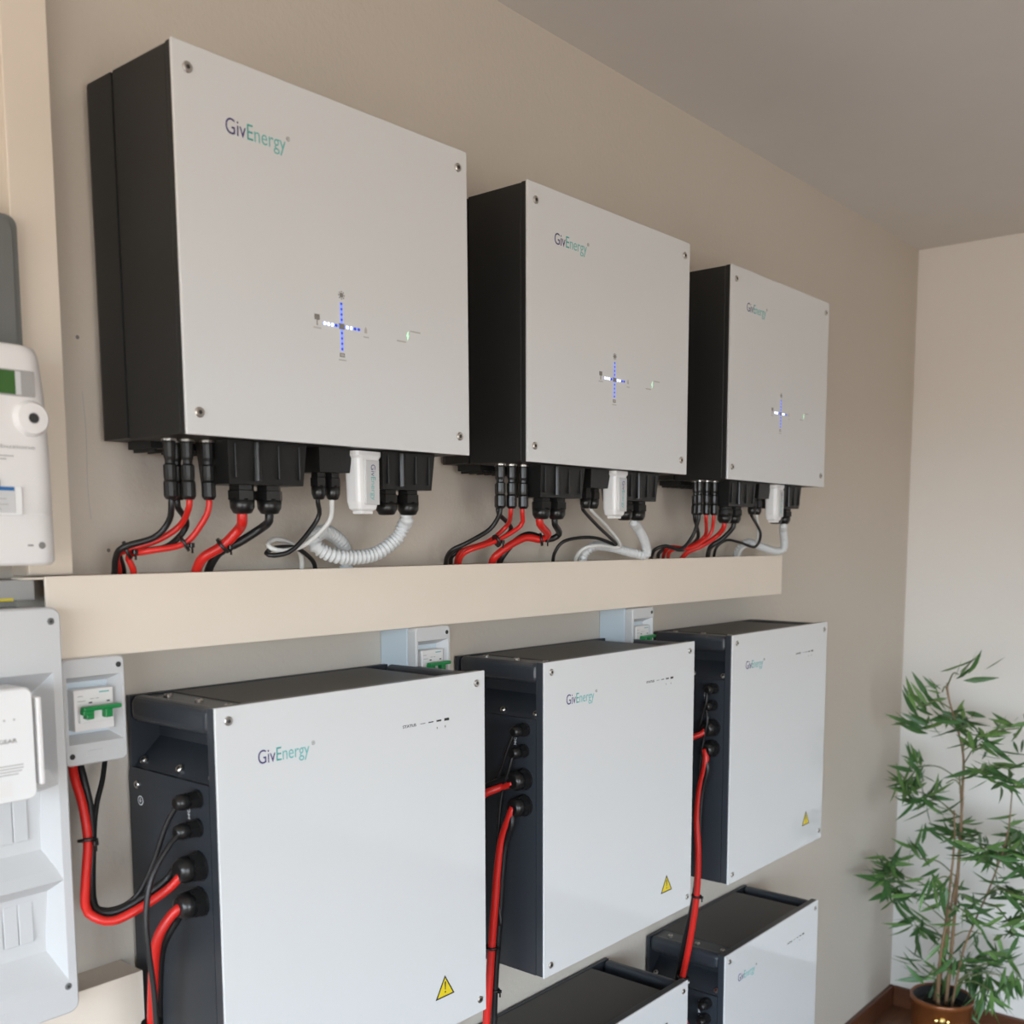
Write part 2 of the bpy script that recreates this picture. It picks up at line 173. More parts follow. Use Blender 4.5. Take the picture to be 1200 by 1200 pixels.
# ------------------------------------------------------------------ materials
def mat(name, col, rough=0.5, metal=0.0, spec=0.5, coat=0.0, var=0.0, vscale=8.0, bump=0.0, bscale=200.0, emit=None, estr=0.0, col2=None, stretch=None, trans=0.0):
    m = bpy.data.materials.new(name); m.use_nodes = True
    t = m.node_tree; b = t.nodes['Principled BSDF']
    b.inputs['Base Color'].default_value = (*col, 1); b.inputs['Roughness'].default_value = rough
    b.inputs['Metallic'].default_value = metal; b.inputs['Specular IOR Level'].default_value = spec
    b.inputs['Coat Weight'].default_value = coat; b.inputs['Coat Roughness'].default_value = 0.04
    if emit:
        b.inputs['Emission Color'].default_value = (*emit, 1); b.inputs['Emission Strength'].default_value = estr
    def coords():
        g = t.nodes.new('ShaderNodeTexCoord'); mp = t.nodes.new('ShaderNodeMapping')
        if stretch: mp.inputs['Scale'].default_value = stretch
        t.links.new(g.outputs['Object'], mp.inputs[0]); return mp.outputs[0]
    if var or col2:
        n = t.nodes.new('ShaderNodeTexNoise'); n.inputs['Scale'].default_value = vscale; n.inputs['Detail'].default_value = 4
        t.links.new(coords(), n.inputs['Vector'])
        r = t.nodes.new('ShaderNodeValToRGB'); r.color_ramp.elements[0].position = .3; r.color_ramp.elements[1].position = .7
        a = col if col2 else tuple(max(0, c*(1-var)) for c in col); bb = col2 or tuple(min(1, c*(1+var)) for c in col)
        r.color_ramp.elements[0].color = (*a, 1); r.color_ramp.elements[1].color = (*bb, 1)
        t.links.new(n.outputs[0], r.inputs[0]); t.links.new(r.outputs[0], b.inputs['Base Color'])
    if bump:
        n = t.nodes.new('ShaderNodeTexNoise'); n.inputs['Scale'].default_value = bscale; n.inputs['Detail'].default_value = 3
        t.links.new(coords(), n.inputs['Vector'])
        k = t.nodes.new('ShaderNodeBump'); k.inputs['Strength'].default_value = bump; k.inputs['Distance'].default_value = 0.002
        t.links.new(n.outputs[0], k.inputs['Height']); t.links.new(k.outputs[0], b.inputs['Normal'])
    return m
WALL = mat('wall_paint', (.62, .56, .487), .85, spec=.2, var=.015, vscale=2, bump=.5, bscale=90)
WALLR = mat('side_wall_paint', (.85, .815, .77), .85, spec=.2, var=.015, vscale=2, bump=.4, bscale=90)
CEIL = mat('ceiling_paint', (.76, .725, .685), .9, spec=.15, var=.01)
OAK = mat('oak_plank', (.17, .075, .036), .35, col2=(.10, .042, .020), vscale=6, stretch=(1, 9, 1), bump=.1)
SKIRT = mat('stained_skirting', (.13, .045, .018), .4, col2=(.085, .028, .012), vscale=6, stretch=(1, 1, 12))
CREAM = mat('cream_trunking', (.82, .73, .622), .45, spec=.35, var=.02, vscale=5)
PANEL = mat('white_glass_panel', (.70, .715, .725), .06, spec=.5, var=.004)
SLATE = mat('slate_powder_coat', (.030, .036, .045), .42, spec=.45, bump=.12, bscale=900)
SLATEB = mat('slate_smooth_sheet', (.035, .041, .050), .30, spec=.5)
LID = mat('lid_grey_coat', (.060, .056, .052), .5, bump=.12, bscale=900)
INVB = mat('inverter_black_coat', (.018, .0185, .0185), .5, spec=.4, bump=.1, bscale=900)
BLACKP = mat('black_plastic', (.010, .010, .010), .28, spec=.5)
BLACKM = mat('black_moulding', (.009, .009, .009), .4, spec=.45, bump=.1, bscale=400)
CBLK = mat('black_cable_sheath', (.010, .010, .011), .38, spec=.5)
CRED = mat('red_cable_sheath', (.62, .018, .012), .35, spec=.5)
CWHT = mat('white_cable_sheath', (.70, .70, .68), .4)
COND = mat('grey_corrugated_conduit', (.66, .68, .69), .45)
STEEL = mat('steel_screw', (.55, .53, .50), .28, metal=1)
DSTEEL = mat('screw_recess', (.03, .03, .03), .5)
NAVY = mat('navy_print', (.045, .035, .16), .4)
TEAL = mat('teal_print', (.05, .36, .33), .4)
LTEAL = mat('pale_teal_print', (.13, .46, .44), .4)
GREYP = mat('grey_print', (.22, .21, .20), .5)
LGREYP = mat('light_grey_print', (.45, .44, .43), .5)
BLKP = mat('black_print', (.02, .02, .02), .5)
WHTP = mat('white_print', (.75, .76, .78), .5)
YEL = mat('yellow_sticker', (.80, .62, .02), .45)
LEDB = mat('blue_led_window', (.16, .22, .75), .4, emit=(.22, .34, 1.0), estr=.62)
LEDD = mat('dark_blue_led', (.015, .03, .35), .4, emit=(.02, .06, .6), estr=.35)
LEDW = mat('white_led', (.9, .95, 1), .4, emit=(.85, .93, 1.0), estr=2.2)
LEDG = mat('green_led', (.5, .9, .6), .4, emit=(.45, 1.0, .6), estr=.75)
ABS = mat('light_grey_abs', (.60, .605, .61), .42, spec=.4)
ABSB = mat('skylight_tinted_abs', (.60, .68, .74), .42, spec=.4)  # grey ABS with the blue of skylight on the box sides painted in
WHITEP = mat('white_plastic', (.80, .78, .77), .4, spec=.4)
WHITEG = mat('white_gloss_plastic', (.84, .84, .84), .22)
GREYB = mat('grey_enclosure', (.16, .165, .16), .5)
GREYB2 = mat('mid_grey_enclosure', (.36, .35, .34), .5)
GREEN = mat('green_toggle', (.01, .24, .06), .3)
LCD = mat('green_lcd', (.045, .13, .03), .25)
BLUE = mat('blue_sticker', (.02, .14, .38), .4)
LEAF = mat('bamboo_leaf', (.075, .175, .045), .42, col2=(.04, .115, .032), vscale=14)
LEAF2 = mat('pale_bamboo_leaf', (.16, .29, .075), .42, col2=(.095, .20, .055), vscale=14)
CANE = mat('bamboo_cane', (.30, .19, .10), .6, col2=(.20, .12, .065), vscale=30, stretch=(1, 1, .3))
TWIG = mat('green_twig', (.17, .19, .08), .6)
COPPER = mat('copper_lacquer', (.27, .09, .028), .3, metal=.35, col2=(.19, .06, .018), vscale=5)
GOLD = mat('gold_emblem', (.95, .70, .25), .22, metal=1)
LINER = mat('dark_pot_liner', (.035, .035, .04), .6)
SOIL = mat('dark_soil', (.03, .022, .016), .9, bump=.8, bscale=120)
FRAMEW = mat('white_window_frame', (.8, .8, .78), .4)

# ------------------------------------------------------------------ mesh helpers
class MB:
    def __init__(s): s.v = []; s.f = []; s.m = []; s.sm = []
    def add(s, vs, fs, mi=0, smooth=False):
        b = len(s.v); s.v += [tuple(v) for v in vs]
        for f in fs: s.f.append([b+i for i in f]); s.m.append(mi); s.sm.append(smooth)
        return s
    def bmadd(s, bm, mi=0, smooth=False):
        bm.verts.index_update(); s.add([v.co[:] for v in bm.verts], [[v.index for v in f.verts] for f in bm.faces], mi, smooth); bm.free(); return s
    def box(s, x0, x1, y0, y1, z0, z1, bev=0, mi=0, seg=2):
        bm = bmesh.new(); bmesh.ops.create_cube(bm, size=1)
        for v in bm.verts: v.co = Vector(((x0+x1)/2+v.co.x*(x1-x0), (y0+y1)/2+v.co.y*(y1-y0), (z0+z1)/2+v.co.z*(z1-z0)))
        if bev: bmesh.ops.bevel(bm, geom=bm.edges[:]+bm.verts[:], offset=bev, segments=seg, affect='EDGES', profile=.5)
        return s.bmadd(bm, mi, False)
    def cyl(s, p0, p1, r0, r1=None, seg=16, mi=0, smooth=True, caps=True):
        p0 = Vector(p0); p1 = Vector(p1); r1 = r0 if r1 is None else r1
        d = (p1-p0).normalized(); a = d.orthogonal().normalized(); b = d.cross(a)
        vs = []
        for p, r in ((p0, r0), (p1, r1)):
            for i in range(seg):
                t = 2*math.pi*i/seg; vs.append(p+a*(r*math.cos(t))+b*(r*math.sin(t)))
        s.add(vs, [[i, (i+1) % seg, seg+(i+1) % seg, seg+i] for i in range(seg)], mi, smooth)
        if caps: s.add(vs, [list(range(seg))[::-1], list(range(seg, 2*seg))], mi, False)
        return s
    def sweep(s, rings, mi=0, smooth=True, cap=True):
        n = len(rings[0]); vs = [p for r in rings for p in r]
        fs = [[k*n+i, k*n+(i+1) % n, (k+1)*n+(i+1) % n, (k+1)*n+i] for k in range(len(rings)-1) for i in range(n)]
        s.add(vs, fs, mi, smooth)
        if cap: s.add(list(rings[0])+list(rings[-1]), [list(range(n))[::-1], list(range(n, 2*n))], mi, False)
        return s
    def axial(s, base, axis, prof, seg=20, mi=0, smooth=False):
        """lathe: prof = [(distance along axis, radius)], axis a unit vector"""
        base = Vector(base); d = Vector(axis).normalized(); a = d.orthogonal().normalized(); b = d.cross(a)
        rings = [[base+d*h+a*(r*math.cos(2*math.pi*i/seg))+b*(r*math.sin(2*math.pi*i/seg)) for i in range(seg)] for h, r in prof]
        return s.sweep(rings, mi, smooth)
    def tube(s, pts, r, seg=10, mi=0, ribs=None):
        P = smooth_path(pts, 0.006 if not ribs else ribs/4)
        rings = []; prev = None
        for i, p in enumerate(P):
            d = (P[min(i+1, len(P)-1)]-P[max(i-1, 0)]).normalized()
            a = (prev - d*prev.dot(d)) if prev else d.orthogonal()
            a.normalize(); prev = a; b = d.cross(a)
            rr = r*(1.0 if (not ribs or i % 4 in (0, 1)) else .74)
            rings.append([p+a*(rr*math.cos(2*math.pi*k/seg))+b*(rr*math.sin(2*math.pi*k/seg)) for k in range(seg)])
        return s.sweep(rings, mi, True)
    def prism(s, poly, axis, a0, a1, mi=0):
        """poly of 2-tuples in the other two axes (xy, xz or yz order)"""
        def mk(p, q): return {'x': (q, p[0], p[1]), 'y': (p[0], q, p[1]), 'z': (p[0], p[1], q)}[axis]
        n = len(poly); vs = [mk(p, a0) for p in poly]+[mk(p, a1) for p in poly]
        return s.add(vs, [list(range(n))[::-1], list(range(n, 2*n))]+[[i, (i+1) % n, n+(i+1) % n, n+i] for i in range(n)], mi)
    def mesh(s, name, mats):
        me = bpy.data.meshes.new(name); me.from_pydata(s.v, [], s.f)
        for m in (mats if isinstance(mats, (list, tuple)) else [mats]): me.materials.append(m)
        me.polygons.foreach_set('material_index', s.m); me.polygons.foreach_set('use_smooth', s.sm)
        bm = bmesh.new(); bm.from_mesh(me); bmesh.ops.remove_doubles(bm, verts=bm.verts[:], dist=1e-6)
        bmesh.ops.recalc_face_normals(bm, faces=bm.faces[:]); bm.to_mesh(me); bm.free(); me.update()
        return me
    def build(s, name, mats, parent=None, loc=None):
        return link(name, s.mesh(name, mats), parent, loc)
def link(name, me, parent=None, loc=None):
    o = bpy.data.objects.new(name, me); C.objects.link(o)
    if parent: o.parent = parent
    if loc: o.location = loc
    return o
def smooth_path(pts, step=0.006):
    P = [Vector(p) for p in pts]; out = []
    for i in range(len(P)-1):
        p0 = P[i-1] if i else P[0]*2-P[1]; p1 = P[i]; p2 = P[i+1]; p3 = P[i+2] if i+2 < len(P) else P[-1]*2-P[-2]
        n = max(2, int((p2-p1).length/step))
        for k in range(n):
            t = k/n; t2 = t*t; t3 = t2*t
            out.append(.5*((2*p1)+(p2-p0)*t+(2*p0-5*p1+4*p2-p3)*t2+(3*p1-p0-3*p2+p3)*t3))
    out.append(P[-1]); return out
def tag(o, label=None, cat=None, group=None, kind=None):
    for k, v in (('label', label), ('category', cat), ('group', group), ('kind', kind)):
        if v: o[k] = v
    return o
def empty(name, loc, label, cat, group=None, rot=(0, 0, 0)):
    o = bpy.data.objects.new(name, None); C.objects.link(o); o.location = loc; o.rotation_euler = rot; o.empty_display_size = .05
    return tag(o, label, cat, group)
def copy_tree(o, parent=None):
    c = o.copy(); C.objects.link(c)
    if parent: c.parent = parent
    for ch in list(o.children): copy_tree(ch, c)
    return c
def text_mesh(txt, bold=0.0):
    cu = bpy.data.curves.new('print', 'FONT'); cu.body = txt; cu.offset = bold; cu.extrude = .004; cu.resolution_u = 4
    o = bpy.data.objects.new('print', cu); C.objects.link(o)
    dg = bpy.context.evaluated_depsgraph_get(); dg.update()
    me = bpy.data.meshes.new_from_object(o.evaluated_get(dg)); bpy.data.objects.remove(o); bpy.data.curves.remove(cu)
    return me
def text(name, txt, x, z, width, capH, y, mats, parent, thresholds=(), bold=0.0, right=(1, 0, 0), upv=(0, 0, 1), out=(0, -1, 0)):
    """flat print: left end at (x, z) baseline on the plane at depth y, facing -y (or the given frame)"""
    me = text_mesh(txt, bold)
    xs = [v.co.x for v in me.vertices]; x0, x1 = min(xs), max(xs)
    cap = .70; sx = width/(x1-x0); sz = capH/cap
    cuts = []
    for t in thresholds:
        q = text_mesh(t, bold); cuts.append(max(v.co.x for v in q.vertices)+.01); bpy.data.meshes.remove(q)
    me.materials.clear()
    for m in mats: me.materials.append(m)
    for p in me.polygons:
        cx = p.center.x; p.material_index = sum(cx > c for c in cuts); p.use_smooth = False
    R, U, O = Vector(right), Vector(upv), Vector(out); base = Vector((x, y, z))
    for v in me.vertices: v.co = base + R*((v.co.x-x0)*sx) + U*(v.co.y*sz) + O*(.00025 if v.co.z > 0 else -.0001)
    me.name = name
    return link(name, me, parent)
def dashes(name, x, z, width, h, y, m, parent, n=4):
    """print too small to read in the photograph: a row of short strokes"""
    b = MB(); w_ = width/n
    for i in range(n): b.box(x+i*w_, x+(i+.78)*w_, y-.0003, y+.0002, z, z+h)
    return b.build(name, m, parent)
def rrect(x0, x1, z0, z1, r, n=5):
    pts = []
    for cx, cz, a in ((x1-r, z1-r, 0), (x0+r, z1-r, 90), (x0+r, z0+r, 180), (x1-r, z0+r, 270)):
        for k in range(n+1):
            t = math.radians(a+90*k/n); pts.append((cx+r*math.cos(t), cz+r*math.sin(t)))
    return pts
def screw(parent, p, axis, r=.006, h=.0025, m=None):
    b = MB(); b.axial(p, axis, [(0, r), (h*.6, r), (h, r*.8)], 16, 0)
    d = Vector(axis).normalized(); q = Vector(p)+d*h
    b.axial(q-d*.0004, axis, [(0, r*.45), (.0006, r*.45)], 6, 1)
    return b.build('screw', [m or STEEL, DSTEEL], parent)

# ------------------------------------------------------------------ room
def plane_box(name, x0, x1, y0, y1, z0, z1, m):
    o = MB().box(x0, x1, y0, y1, z0, z1).build(name, m); return tag(o, kind='structure')
T = .12
fl = plane_box('floor', XL-T, XR+T, YB-T, T, -.15, -.012, LINER)
tag(fl, 'dark brown wooden plank floor under the plant pot', 'floor')
pw = .145; k = 0; yy = 0.0; shared = {}
random.seed(5)
while yy > YB:
    x = XL - (k*.47 % 1.2)
    while x < XR:
        a, b_ = max(x, XL)+.0008, min(x+1.2, XR)-.0008
        if b_-a > .02:
            y1 = max(yy-pw, YB)
            key = (round(b_-a, 3), round(yy-y1, 3))
            if key not in shared: shared[key] = MB().box(0, key[0], -key[1]+.0016, 0, -.012, 0, .0012, seg=1).mesh('plank', OAK)
            link('plank', shared[key], fl, (a, yy, 0))
        x += 1.2
    yy -= pw; k += 1
tag(plane_box('ceiling', XL-T, XR+T, YB-T, T, ZC, ZC+T, CEIL), 'plain pale ceiling above the inverters', 'ceiling')
wb = tag(plane_box('wall_back', XL-T, XR+T, 0, T, 0, ZC, WALL), 'beige painted wall carrying the inverters and batteries', 'wall')
tag(plane_box('wall_right', XR, XR+T, YB, 0, 0, ZC, WALLR), 'pale end wall behind the bamboo plant', 'wall')
def holed(name, axis, a0, a1, b0, b1, hole, p0, p1, m):
    h0, h1, z0, z1 = hole; b = MB()
    for u0, u1, w0, w1 in ((a0, h0, b0, b1), (h1, a1, b0, b1), (h0, h1, b0, z0), (h0, h1, z1, b1)):
        b.box(*((u0, u1, p0, p1) if axis == 'x' else (p0, p1, u0, u1)), w0, w1)
    return tag(b.build(name, m), kind='structure')
tag(holed('wall_front', 'x', XL-T, XR+T, 0, ZC, WIN_BACK, YB-T, YB, WALLR), 'pale wall with a glazed opening behind the viewer', 'wall')
tag(holed('wall_left', 'y', YB, 0, 0, ZC, WIN_LEFT, XL-T, XL, WALLR), 'pale side wall with a window beside the viewer', 'wall')
def window(name, axis, hole, p, label):
    h0, h1, z0, z1 = hole; b = MB(); q = .06
    for u0, u1, w0, w1 in ((h0, h0+q, z0, z1), (h1-q, h1, z0, z1), (h0+q, h1-q, z0, z0+q), (h0+q, h1-q, z1-q, z1), ((h0+h1)/2-.04, (h0+h1)/2+.04, z0+q, z1-q)):
        b.box(*((u0, u1, p-.03, p+.03) if axis == 'x' else (p-.03, p+.03, u0, u1)), w0, w1, .004)
    return tag(b.build(name, FRAMEW), label, 'window', kind='structure')
window('window_1', 'x', WIN_BACK, YB-.08, 'white framed glazed door in the wall behind the viewer')
window('window_2', 'y', WIN_LEFT, XL-.08, 'white framed window in the side wall beside the viewer')
tag(MB().box(XL, XR, -.016, 0, 0, .072, .004).build('baseboard_back', SKIRT), 'dark wooden skirting along the beige wall', 'skirting', kind='structure')
tag(MB().box(XR-.016, XR, YB, -.016, 0, .072, .004).build('baseboard_right', SKIRT), 'dark wooden skirting under the pale end wall', 'skirting', kind='structure')
# small marks on the wall: old fixing holes and a hairline crack
for (x, z) in WALL_HOLES:
    MB().axial((x, 0, z), (0, -1, 0), [(0, .0026), (.0006, .002)], 10).build('fixing_hole', GREYP, wb)
MB().tube([(0.030, .0001, 1.84), (.0325, .0001, 1.79), (.0315, .0001, 1.72), (.034, .0001, 1.68)], .0005, 5).build('hairline_crack', LGREYP, wb)

# ------------------------------------------------------------------ trunking
def trunk(name, label, x0, x1, z0, z1, D, t=.0025, cap=False):
    r = empty(name, ((x0+x1)/2, 0, z0), label, 'trunking', 'cream cable trunking')
    L = (x1-x0)/2; H = z1-z0; b = MB()
    b.box(-L, L, -t, 0, 0, H); b.box(-L, L, -D+t, -t, 0, t); b.box(-L, L, -D+t, -t, H-t, H)
    if cap: b.box(L-t, L, -D+t, -t, t, H-t); 
    b.build('channel', CREAM, r)
    MB().box(-L+.002, L, -D-.002, -D+t, -.001, H+.001, .0012).build('cover', CREAM, r)
    return r
tr = trunk('cable_trunking', 'long cream cable trunking running under the three inverters', -.068, 1.853, 1.512, 1.610, .072, cap=True)
MB().box(-.9605-.022, -.9605+.01, -.070, -.040, .0955, .098, .0008).build('broken_lip', CREAM, tr)
trunk('cable_trunking', 'short cream cable trunking at the bottom left below the distribution board', -.42, .046, .985, 1.087, .056, cap=True)
vb = MB(); vb.box(-.0275, .0275, -.036, 0, 0, ZC-1.612); 
vr = empty('cable_trunking', (-.0415, 0, 1.611), 'upright cream cable trunking rising to the ceiling behind the meter', 'trunking', 'cream cable trunking')
vb.build('channel', CREAM, vr); MB().box(-.0275, .0275, -.041, -.036, .001, ZC-1.613, .0015).build('cover', CREAM, vr)

# ------------------------------------------------------------------ inverter
IW, IH, ID = .4771, .4341, .2049
def make_inverter():
    r = empty('solar_inverter', (0, 0, 0), 'x', 'inverter', 'white fronted solar inverters in the top row')
    # rear heat sink block, rear edges chamfered
    b = MB(); c = .010
    b.prism([(.0, -.072), (.0, -.008-c), (c*.4, -.008), (IW-c*.4, -.008), (IW, -.008-c), (IW, -.072)], 'z', .002, IH-.002)
    b.box(.06, IW-.06, -.008, 0, .08, IH-.06)
    b.box(.032, IW-.012, -.070, -.016, -.008, .002)
    b.build('rear_heat_sink', INVB, r)
    b = MB(); n = 22
    for i in range(n):
        x = .040+(IW-.06)*i/(n-1); b.box(x-.002, x+.002, -.068, -.018, -.012, -.008)
    b.build('heat_sink_fins', INVB, r)
    MB().box(.001, IW-.001, -.190, -.0735, 0, IH, .002).build('body', INVB, r)
    MB().box(.0, IW, -.1995, -.1905, -.0005, IH+.0005, .0015).build('front_frame', INVB, r)
    p = MB().box(-.0005, IW+.0005, -ID, -.200, -.001, IH+.001, .0012).build('front_panel', PANEL, r)
    y = -ID
    for x, z in ((.0183, -.026), (.4585, -.025), (.0165, -.409), (.456, -.408)): screw(p, (x, y, IH+z), (0, -1, 0), .0062)
    text('logo', 'GivEnergy', .0665, IH-.083, .086, .0185, y, [NAVY, TEAL, LTEAL], p, ('Giv', 'GivE'), -.003)
    text('registered_mark', '®', .1535, IH-.0695, .0055, .0055, y, [GREYP], p)
    cx, cz = .2347, IH-.2805
    MB().box(cx-.0021, cx+.0021, y-.0003, y+.0005, cz-.0315, cz+.0305).build('led_window', LEDB, p)
    MB().box(cx-.0310, cx+.032, y-.0003, y+.0005, cz-.0017, cz+.0017).build('led_window', LEDB, p)
    for s in (1, -1):
        for k in range(4):
            MB().axial((cx, y-.0004, cz+s*(.0085+.0068*k)), (0, -1, 0), [(0, .0017), (.0004, .0015)], 10).build('led', LEDD, p)
    for k in range(4):
        MB().axial((cx-.0095-.0062*k, y-.0004, cz), (0, -1, 0), [(0, .0021), (.0004, .0019)], 10).build('led', LEDD if k == 0 else LEDW, p)
        MB().axial((cx+.0095+.0065*k, y-.0004, cz), (0, -1, 0), [(0, .0021), (.0004, .0019)], 10).build('led', LEDW if k < 2 else LEDD, p)
    MB().box(cx-.0045, cx+.0045, y-.0006, y+.0004, cz-.0036, cz+.0036, mi=0).build('hub_icon', GREYP, p)
    # printed icons: sun, pylon, house, battery
    b = MB(); sx, sz = cx+.0008, cz+.0400
    b.axial((sx, y+.0002, sz), (0, -1, 0), [(0, .0032), (.0005, .0032)], 12)
    for k in range(8):
        t = k*math.pi/4; b.axial((sx+.0047*math.cos(t), y+.0002, sz+.0047*math.sin(t)), (0, -1, 0), [(0, .0010), (.0005, .0010)], 6)
    b.build('sun_icon', GREYP, p)
    b = MB(); px, pz = cx-.0405, cz+.004
    b.box(px-.0042, px+.0042, y-.0003, y+.0003, pz-.001, pz+.006); b.box(px-.0007, px+.0007, y-.0003, y+.0003, pz-.008, pz-.001); b.build('grid_icon', GREYP, p)
    dashes('grid_print', cx-.0465, cz-.0080, .0130, .0018, y, LGREYP, p, 5)
    b = MB(); hx, hz = cx+.0415, cz+.002
    b.prism([(hx-.0022, hz-.005), (hx+.0022, hz-.005), (hx+.0022, hz), (hx, hz+.0035), (hx-.0022, hz)], 'y', y-.0003, y+.0003); b.build('home_icon', LGREYP, p)
    dashes('home_print', cx+.0375, cz-.0090, .0095, .0017, y, LGREYP, p, 4)
    b = MB(); bx_, bz_ = cx, cz-.0365
    b.box(bx_-.0042, bx_+.0042, y-.0003, y+.0003, bz_-.0028, bz_+.0024); b.box(bx_-.0029, bx_+.0029, y-.0005, y+.0003, bz_-.0016, bz_+.0012, mi=1); b.build('battery_icon', [GREYP, LGREYP], p)
    dashes('battery_print', cx-.0060, cz-.0440, .0130, .0017, y, LGREYP, p, 5)
    gx, gz = .3535, IH-.2765
    MB().prism([(gx-.0008, gz-.0065), (gx+.0022, gz+.0005), (gx+.0002, gz+.0005), (gx+.0012, gz+.0065), (gx-.0024, gz-.0008), (gx-.0002, gz-.0008)], 'y', y-.0004, y+.0003).build('status_led', LEDG, p)
    dashes('status_print', gx-.0205, gz-.0100, .0175, .0021, y, LGREYP, p, 6)
    dashes('fault_print', gx+.0055, gz+.0060, .0195, .0021, y, LGREYP, p, 6)
    # underside: solar connectors, gland boxes
    for x, yc in CONN:
        b = MB(); b.axial((x, yc, 0), (0, 0, -1), [(-.004, .0085), (.004, .0085), (.005, .0078), (.022, .0074), (.026, .0060), (.030, .0060), (.032, .0082), (.046, .0082), (.050, .0074), (.053, .0088), (.070, .0090), (.074, .0062)], 12)
        c_ = b.build('solar_connector', BLACKP, r)
        MB().axial((x, yc, .0005), (0, 0, -1), [(0, .0092), (.003, .0092)], 14).build('collar', STEEL, c_)
    def gland_box(x0, x1, y0, y1, h, glands, gr, ribs=True):
        tp = .004
        b = MB(); b.add([(x0, y0, 0), (x1, y0, 0), (x1, y1, 0), (x0, y1, 0), (x0+tp, y0+tp, -h), (x1-tp, y0+tp, -h), (x1-tp, y1-tp, -h), (x0+tp, y1-tp, -h)],
              [[0, 1, 2, 3], [7, 6, 5, 4], [0, 4, 5, 1], [1, 5, 6, 2], [2, 6, 7, 3], [3, 7, 4, 0]])
        g = b.build('terminal_cover', BLACKM, r)
        if ribs:
            n = 4
            for i in range(n):
                x = x0+.012+(x1-x0-.024)*i/(n-1); MB().box(x-.0015, x+.0015, y0-.0015, y0+.006, -h*.86, -.004, .0006, seg=1).build('rib', BLACKM, g)
            MB().axial((x0+(x1-x0)*.36, y0, -h*.92), (0, 0, 1), [(0, .005), (h*.9, .005)], 12).build('screw_post', BLACKP, g)
        for gx, gy in glands:
            b = MB(); b.axial((gx, gy, -h), (0, 0, -1), [(0, gr*1.0), (.006, gr*1.0), (.007, gr*1.12), (.019, gr*1.12)], 6)
            b.axial((gx, gy, -h-.017), (0, 0, -1), [(0, gr), (.012, gr*.96), (.019, gr*.72), (.020, gr*.5)], 16, smooth=True)
            b.build('cable_gland', BLACKP, g)
    gland_box(.080, .203, -.165, -.095, .054, ((.1235, -.130), (.166, -.130)), .0165)
    gland_box(.228, .288, -.160, -.100, .033, ((.248, -.132), (.273, -.132)), .0105, False)
    gland_box(.342, .448, -.160, -.095, .053, ((.3775, -.128), (.4215, -.128)), .0165)
    return r
inv0 = make_inverter()
ILAB = ['largest and nearest white fronted inverter, upper left beside the upright trunking', 'middle white fronted inverter of the upper row', 'farthest white fronted inverter at the right end of the upper row']
for k in range(3):
    o = inv0 if k == 0 else copy_tree(inv0)
    x, y, z, rz, ry = INV_POS[k]
    o.location = (x, y, z); o.rotation_euler = (0, ry, rz); o['label'] = ILAB[k]
# wifi dongles
def make_dongle():
    r = empty('wifi_dongle', (0, 0, 0), 'x', 'dongle', 'white wifi dongles')
    b = MB(); secs = [(0, .0255, .017), (-.006, .0255, .017), (-.010, .0225, .0155), (-.070, .0205, .0145), (-.080, .0180, .0125), (-.083, .014, .010)]
    rings = []
    for z, hw, hd in secs:
        rings.append([(px, py, z) for px, py in rrect(-hw, hw, -hd, hd, hd*.5, 3)])
    b.sweep(rings, 0, False); b.build('shell', WHITEG, r)
    MB().box(-.012, .012, -.009, .009, -.0875, -.082, .002).build('end_cap', WHITEG, r)
    MB().box(-.0095, .0175, -.0168, -.0135, -.074, -.012, .0008).build('label_plate', ABS, r)
    text('logo', 'GivEnergy', .0010, -.018, .050, .0085, -.0168, [NAVY, TEAL, LTEAL], r, ('Giv', 'GivE'), -.006, right=(0, 0, -1), upv=(1, 0, 0))
    return r
d0 = make_dongle()
for k in range(3):
    o = d0 if k == 0 else copy_tree(d0)
    x, y, z, rz, ry = INV_POS[k]
    o.location = (x+.3065, y-.158, z-.0005); o.rotation_euler = (0, 0, math.radians(3))
    o['label'] = 'white wifi dongle plugged under the ' + ['nearest inverter', 'middle inverter', 'farthest inverter'][k]

